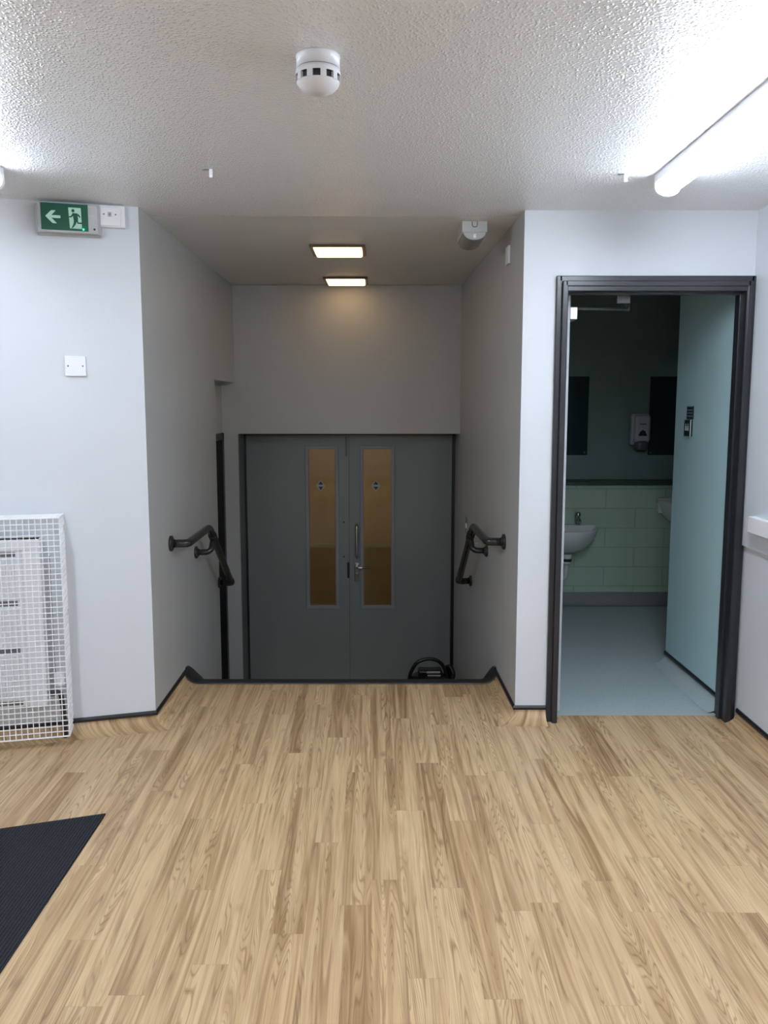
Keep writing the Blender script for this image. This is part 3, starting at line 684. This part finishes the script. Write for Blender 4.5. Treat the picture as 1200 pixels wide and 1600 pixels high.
# ------------------------------------------------------------ right wall fittings
tk = thing('wall_trunking', 'white plastic trunking box on the right hand wall above the ledge', 'trunking', (RX - .012, 3.757, .930), 0)
MB().box(-.032, 0, -1.6, 0, 0, .072, .003).build('body', M['white_plastic'], tk)
b = MB(); b.cyl((-.0335, -.035, .040), (-.031, -.035, .040), .0035, 10); b.build('screw', M['sign_pale'], tk)
wb = plate('blanking_plate', 'small white plate high on the right stairwell wall near the emergency light', 'wall plate', (xr(4.28) - .001, 4.28, 2.215), R(-90) + .0263, .080, .085, .012)
ls = thing('light_switch', 'small chrome switch plate behind the right handrail', 'switch', (xr(5.80) - .001, 5.80, .665), R(-90) + .0263)
MB().box(-.043, .043, -.006, 0, -.055, .055, .002).build('face_plate', M['chrome'], ls)
MB().box(-.012, .012, -.011, -.005, -.016, .016, .002).build('rocker', M['white_plastic'], ls)

# ------------------------------------------------------------ washroom fittings
def basin(label, x, ztop, tapx):
    t_ = thing('wash_basin', label, 'basin', (x, 6.25, ztop), 0, 'wall hung basins')
    b = MB(); K = 14; seg = 36; rows_ = []
    def ring(f, z):   # half oval, flat against the wall
        pts_ = []
        for k in range(seg):
            a = math.pi * k / (seg - 1); pts_.append((.235 * f * math.cos(a), -.020 - .34 * f ** 1.1 * abs(math.sin(a)) ** .8, z))
        return pts_
    prof = [(.30, -.190), (.48, -.178), (.68, -.150), (.84, -.108), (.95, -.055), (1.0, -.012), (.99, 0), (.955, .002), (.90, -.004)]
    R_ = [[b.bm.verts.new(p) for p in ring(f, z)] for f, z in prof]
    for A_, B_ in zip(R_, R_[1:]):
        for k in range(seg - 1): f = b.bm.faces.new((A_[k], A_[k + 1], B_[k + 1], B_[k])); f.smooth = True
    b.bm.faces.new(R_[0])
    # inner bowl
    inner = [R_[-1]] + [[b.bm.verts.new((p[0], p[1] - .035 * (1 - f) , z)) for p in ring(f, z)] for f, z in ((.80, -.045), (.62, -.085), (.35, -.105))]
    for A_, B_ in zip(inner, inner[1:]):
        for k in range(seg - 1): f = b.bm.faces.new((A_[k], A_[k + 1], B_[k + 1], B_[k])); f.smooth = True
    b.bm.faces.new(inner[-1])
    for rr in (R_, inner[1:]):
        for A_, B_ in zip(rr, rr[1:]): b.bm.faces.new((A_[-1], A_[0], B_[0], B_[-1]))
    bmesh.ops.recalc_face_normals(b.bm, faces=b.bm.faces[:])
    b.box(-.232, .232, -.075, -.001, -.10, .012, .01); b.build('bowl', M['ceramic'], t_)
    for sx in tapx:
        b = MB(); b.lathe([(0, 0), (.021, 0), (.019, .012), (.014, .03), (.016, .06), (.020, .064), (.019, .085), (.010, .094), (0, .095)], 18, Matrix.Translation((sx, -.055, .012)))
        b.tube([(sx, -.060, .050), (sx, -.105, .062), (sx, -.125, .035)], .0105, 12, .02); b.build('tap', M['chrome'], t_)
    b = MB(); b.lathe([(.0, .0), (.034, 0), (.034, -.028), (.027, -.034), (.027, -.050), (.033, -.052), (.033, -.070), (0, -.070)], 20, Matrix.Translation((0, -.17, -.188))); tr_ = b.build('waste_trap', M['pipe_white'], t_)
    b = MB(); b.lathe([(.035, -.030), (.035, -.050), (0, -.050), (0, -.03)], 20, Matrix.Translation((0, -.17, -.188))); b.build('trap_nut', M['pipe_dark'], tr_)
    b = MB(); b.tube([(0, -.17, -.25), (-.004, -.17, -.36), (-.05, -.13, -.38), (-.05, -.0, -.33)], .0175, 14, .04); b.build('waste_pipe', M['pipe_white'], t_)
    return t_
basin('white wall hung basin with chrome taps at the left of the washroom doorway', 1.325, .602, (-.10, .10))
basin('white basin half hidden behind the pale blue lobby wall', 2.24, .80, (-.10, .10))
for x0, x1, lb in ((1.12, 1.53, 'dark mirror above the left basin'), (1.985, 2.45, 'dark mirror partly hidden behind the lobby wall')):
    t_ = thing('mirror', lb, 'mirror', ((x0 + x1) / 2, 6.42, 1.113), 0, 'washroom mirrors'); hw = (x1 - x0) / 2
    MB().box(-hw, hw, -.006, -.001, 0, .585, .002).build('glass', M['mirror'], t_)
    for sx in (-hw + .02, hw - .02): MB().cyl((sx, -.009, .02), (sx, -.006, .02), .006, 10).build('clip', M['screw'], t_)
ds = thing('soap_dispenser', 'pale soap dispenser with dark triangle on the upper washroom wall', 'soap dispenser', (1.905, 6.42, 1.135), 0)
b = MB(); b.box(-.072, .068, -.075, -.001, .055, .290, .018, 4); b.build('housing', M['dispenser'], ds)
b = MB(); b.box(-.052, .070, -.098, -.03, .075, .278, .022, 4); fc = b.build('front_cover', M['dispenser'], ds)
Q2 = Matrix(((1, 0, 0, .009), (0, 0, -1, -.098), (0, 1, 0, 0), (0, 0, 0, 1)))
b = MB(); b.prism([(-.032, .125), (.034, .125), (.020, .158), (.002, .170), (-.018, .158)], 0, .0012, Q2); b.build('triangle_mark', M['sticker_dark'], fc)
b = MB()
for k in range(6): b.box(-.021 + k * .0080, -.0155 + k * .0080, .0, .001, .208 - (.004 if k == 2 else 0), .216 + (.003 if k in (0, 4) else 0), mat=Matrix.Translation((.009, -.099, 0)))
b.build('printed_word', M['sticker_dark'], fc)
b = MB(); b.lathe([(0, 0), (.040, .004), (.056, .03), (.058, .055), (.054, .075), (0, .080)], 28, Matrix.Translation((.010, -.060, .012)), sy=.75); b.build('push_bar', M['dispenser_grey'], ds)

# small sign on the lobby wall: facing left into the doorway
lwx = lambda y: 1.648 + (1.634 - 1.648) * (y - 4.0) / .8
sg_ = thing('toilet_sign', 'small dark sign with two pale figures on the pale blue lobby wall', 'sign', (lwx(4.585) - .001, 4.585, 1.370), R(-90) + .0175)
MB().box(-.048, .048, -.010, 0, -.045, .041, .001).build('board', M['sign_navy'], sg_)
b = MB(); b.box(.038, .0485, -.0112, -.0095, -.045, .041); b.build('board_edge', M['sign_pale'], sg_)
Q3 = Matrix(((1, 0, 0, 0), (0, 0, -1, -.010), (0, 1, 0, 0), (0, 0, 0, 1)))
b = MB()
for cx_ in (-.022, .008):
    b.prism([(cx_ - .005, .012), (cx_ + .005, .012), (cx_ + .010, -.016), (cx_ - .010, -.016)], 0, .001, Q3)
    b.prism([(cx_ + .004 * math.cos(2 * math.pi * k / 10), .018 + .004 * math.sin(2 * math.pi * k / 10)) for k in range(10)], 0, .001, Q3)
b.build('figures', M['sign_pale'], sg_)
sg2 = thing('notice', 'dark striped notice directly above the small figure sign', 'sign', (lwx(4.575) - .001, 4.575, 1.450), R(-90) + .0175)
MB().box(-.046, .046, -.004, 0, -.034, .036, .001).build('board', M['sign_navy'], sg2)
b = MB()
for z in (.033, .014, -.002, -.018): b.box(-.040, .040, -.0048, -.0038, z - .0022, z + .0022)
b.build('printed_lines', M['sign_line'], sg2)

# tub vacuum cleaner at the foot of the steps
vc = thing('vacuum_cleaner', 'black tub vacuum cleaner with arched handle peeping over the top step', 'vacuum cleaner', (.325, 5.86, LOW), 0)
b = MB(); b.lathe([(0, .03), (.15, .03), (.165, .05), (.17, .12), (.165, .20), (.155, .225), (0, .23)], 36); b.build('tub', M['vac_black'], vc)
b = MB(); b.lathe([(.157, .222), (.160, .235), (.150, .265), (.125, .292), (.09, .306), (0, .312)], 36); lid = b.build('lid', M['vac_black'], vc)
b = MB(); b.tube([(-.150, 0, .25), (-.135, 0, .32), (-.092, 0, .392), (-.03, 0, .415), (.03, 0, .415), (.082, 0, .388), (.110, 0, .335), (.125, 0, .26)], .0125, 14, .03); b.build('handle', M['vac_black'], vc)
b = MB(); b.box(-.085, .085, -.05, .05, .300, .345, .014, 3); tp = b.build('motor_cap', M['vac_black'], vc)
b = MB(); b.box(-.025, .072, -.054, -.049, .326, .341, .002); b.box(-.018, .074, -.058, -.052, .306, .316, .002); b.build('label_strip', M['silver'], tp)
b = MB(); b.tube([(.13, .02, .20), (.175, .03, .29), (.150, .05, .345), (.120, .07, .33), (.16, .09, .25), (.19, .08, .1), (.18, .10, .03)], .018, 12, .03); b.build('hose', M['vac_black'], vc)
for a in (45, 135, 225, 315):
    x_, y_ = .13 * math.cos(R(a)), .13 * math.sin(R(a)); MB().tube([(x_ - .01, y_, .022), (x_ + .01, y_, .022)], .022, 14).build('wheel', M['vac_black'], vc)
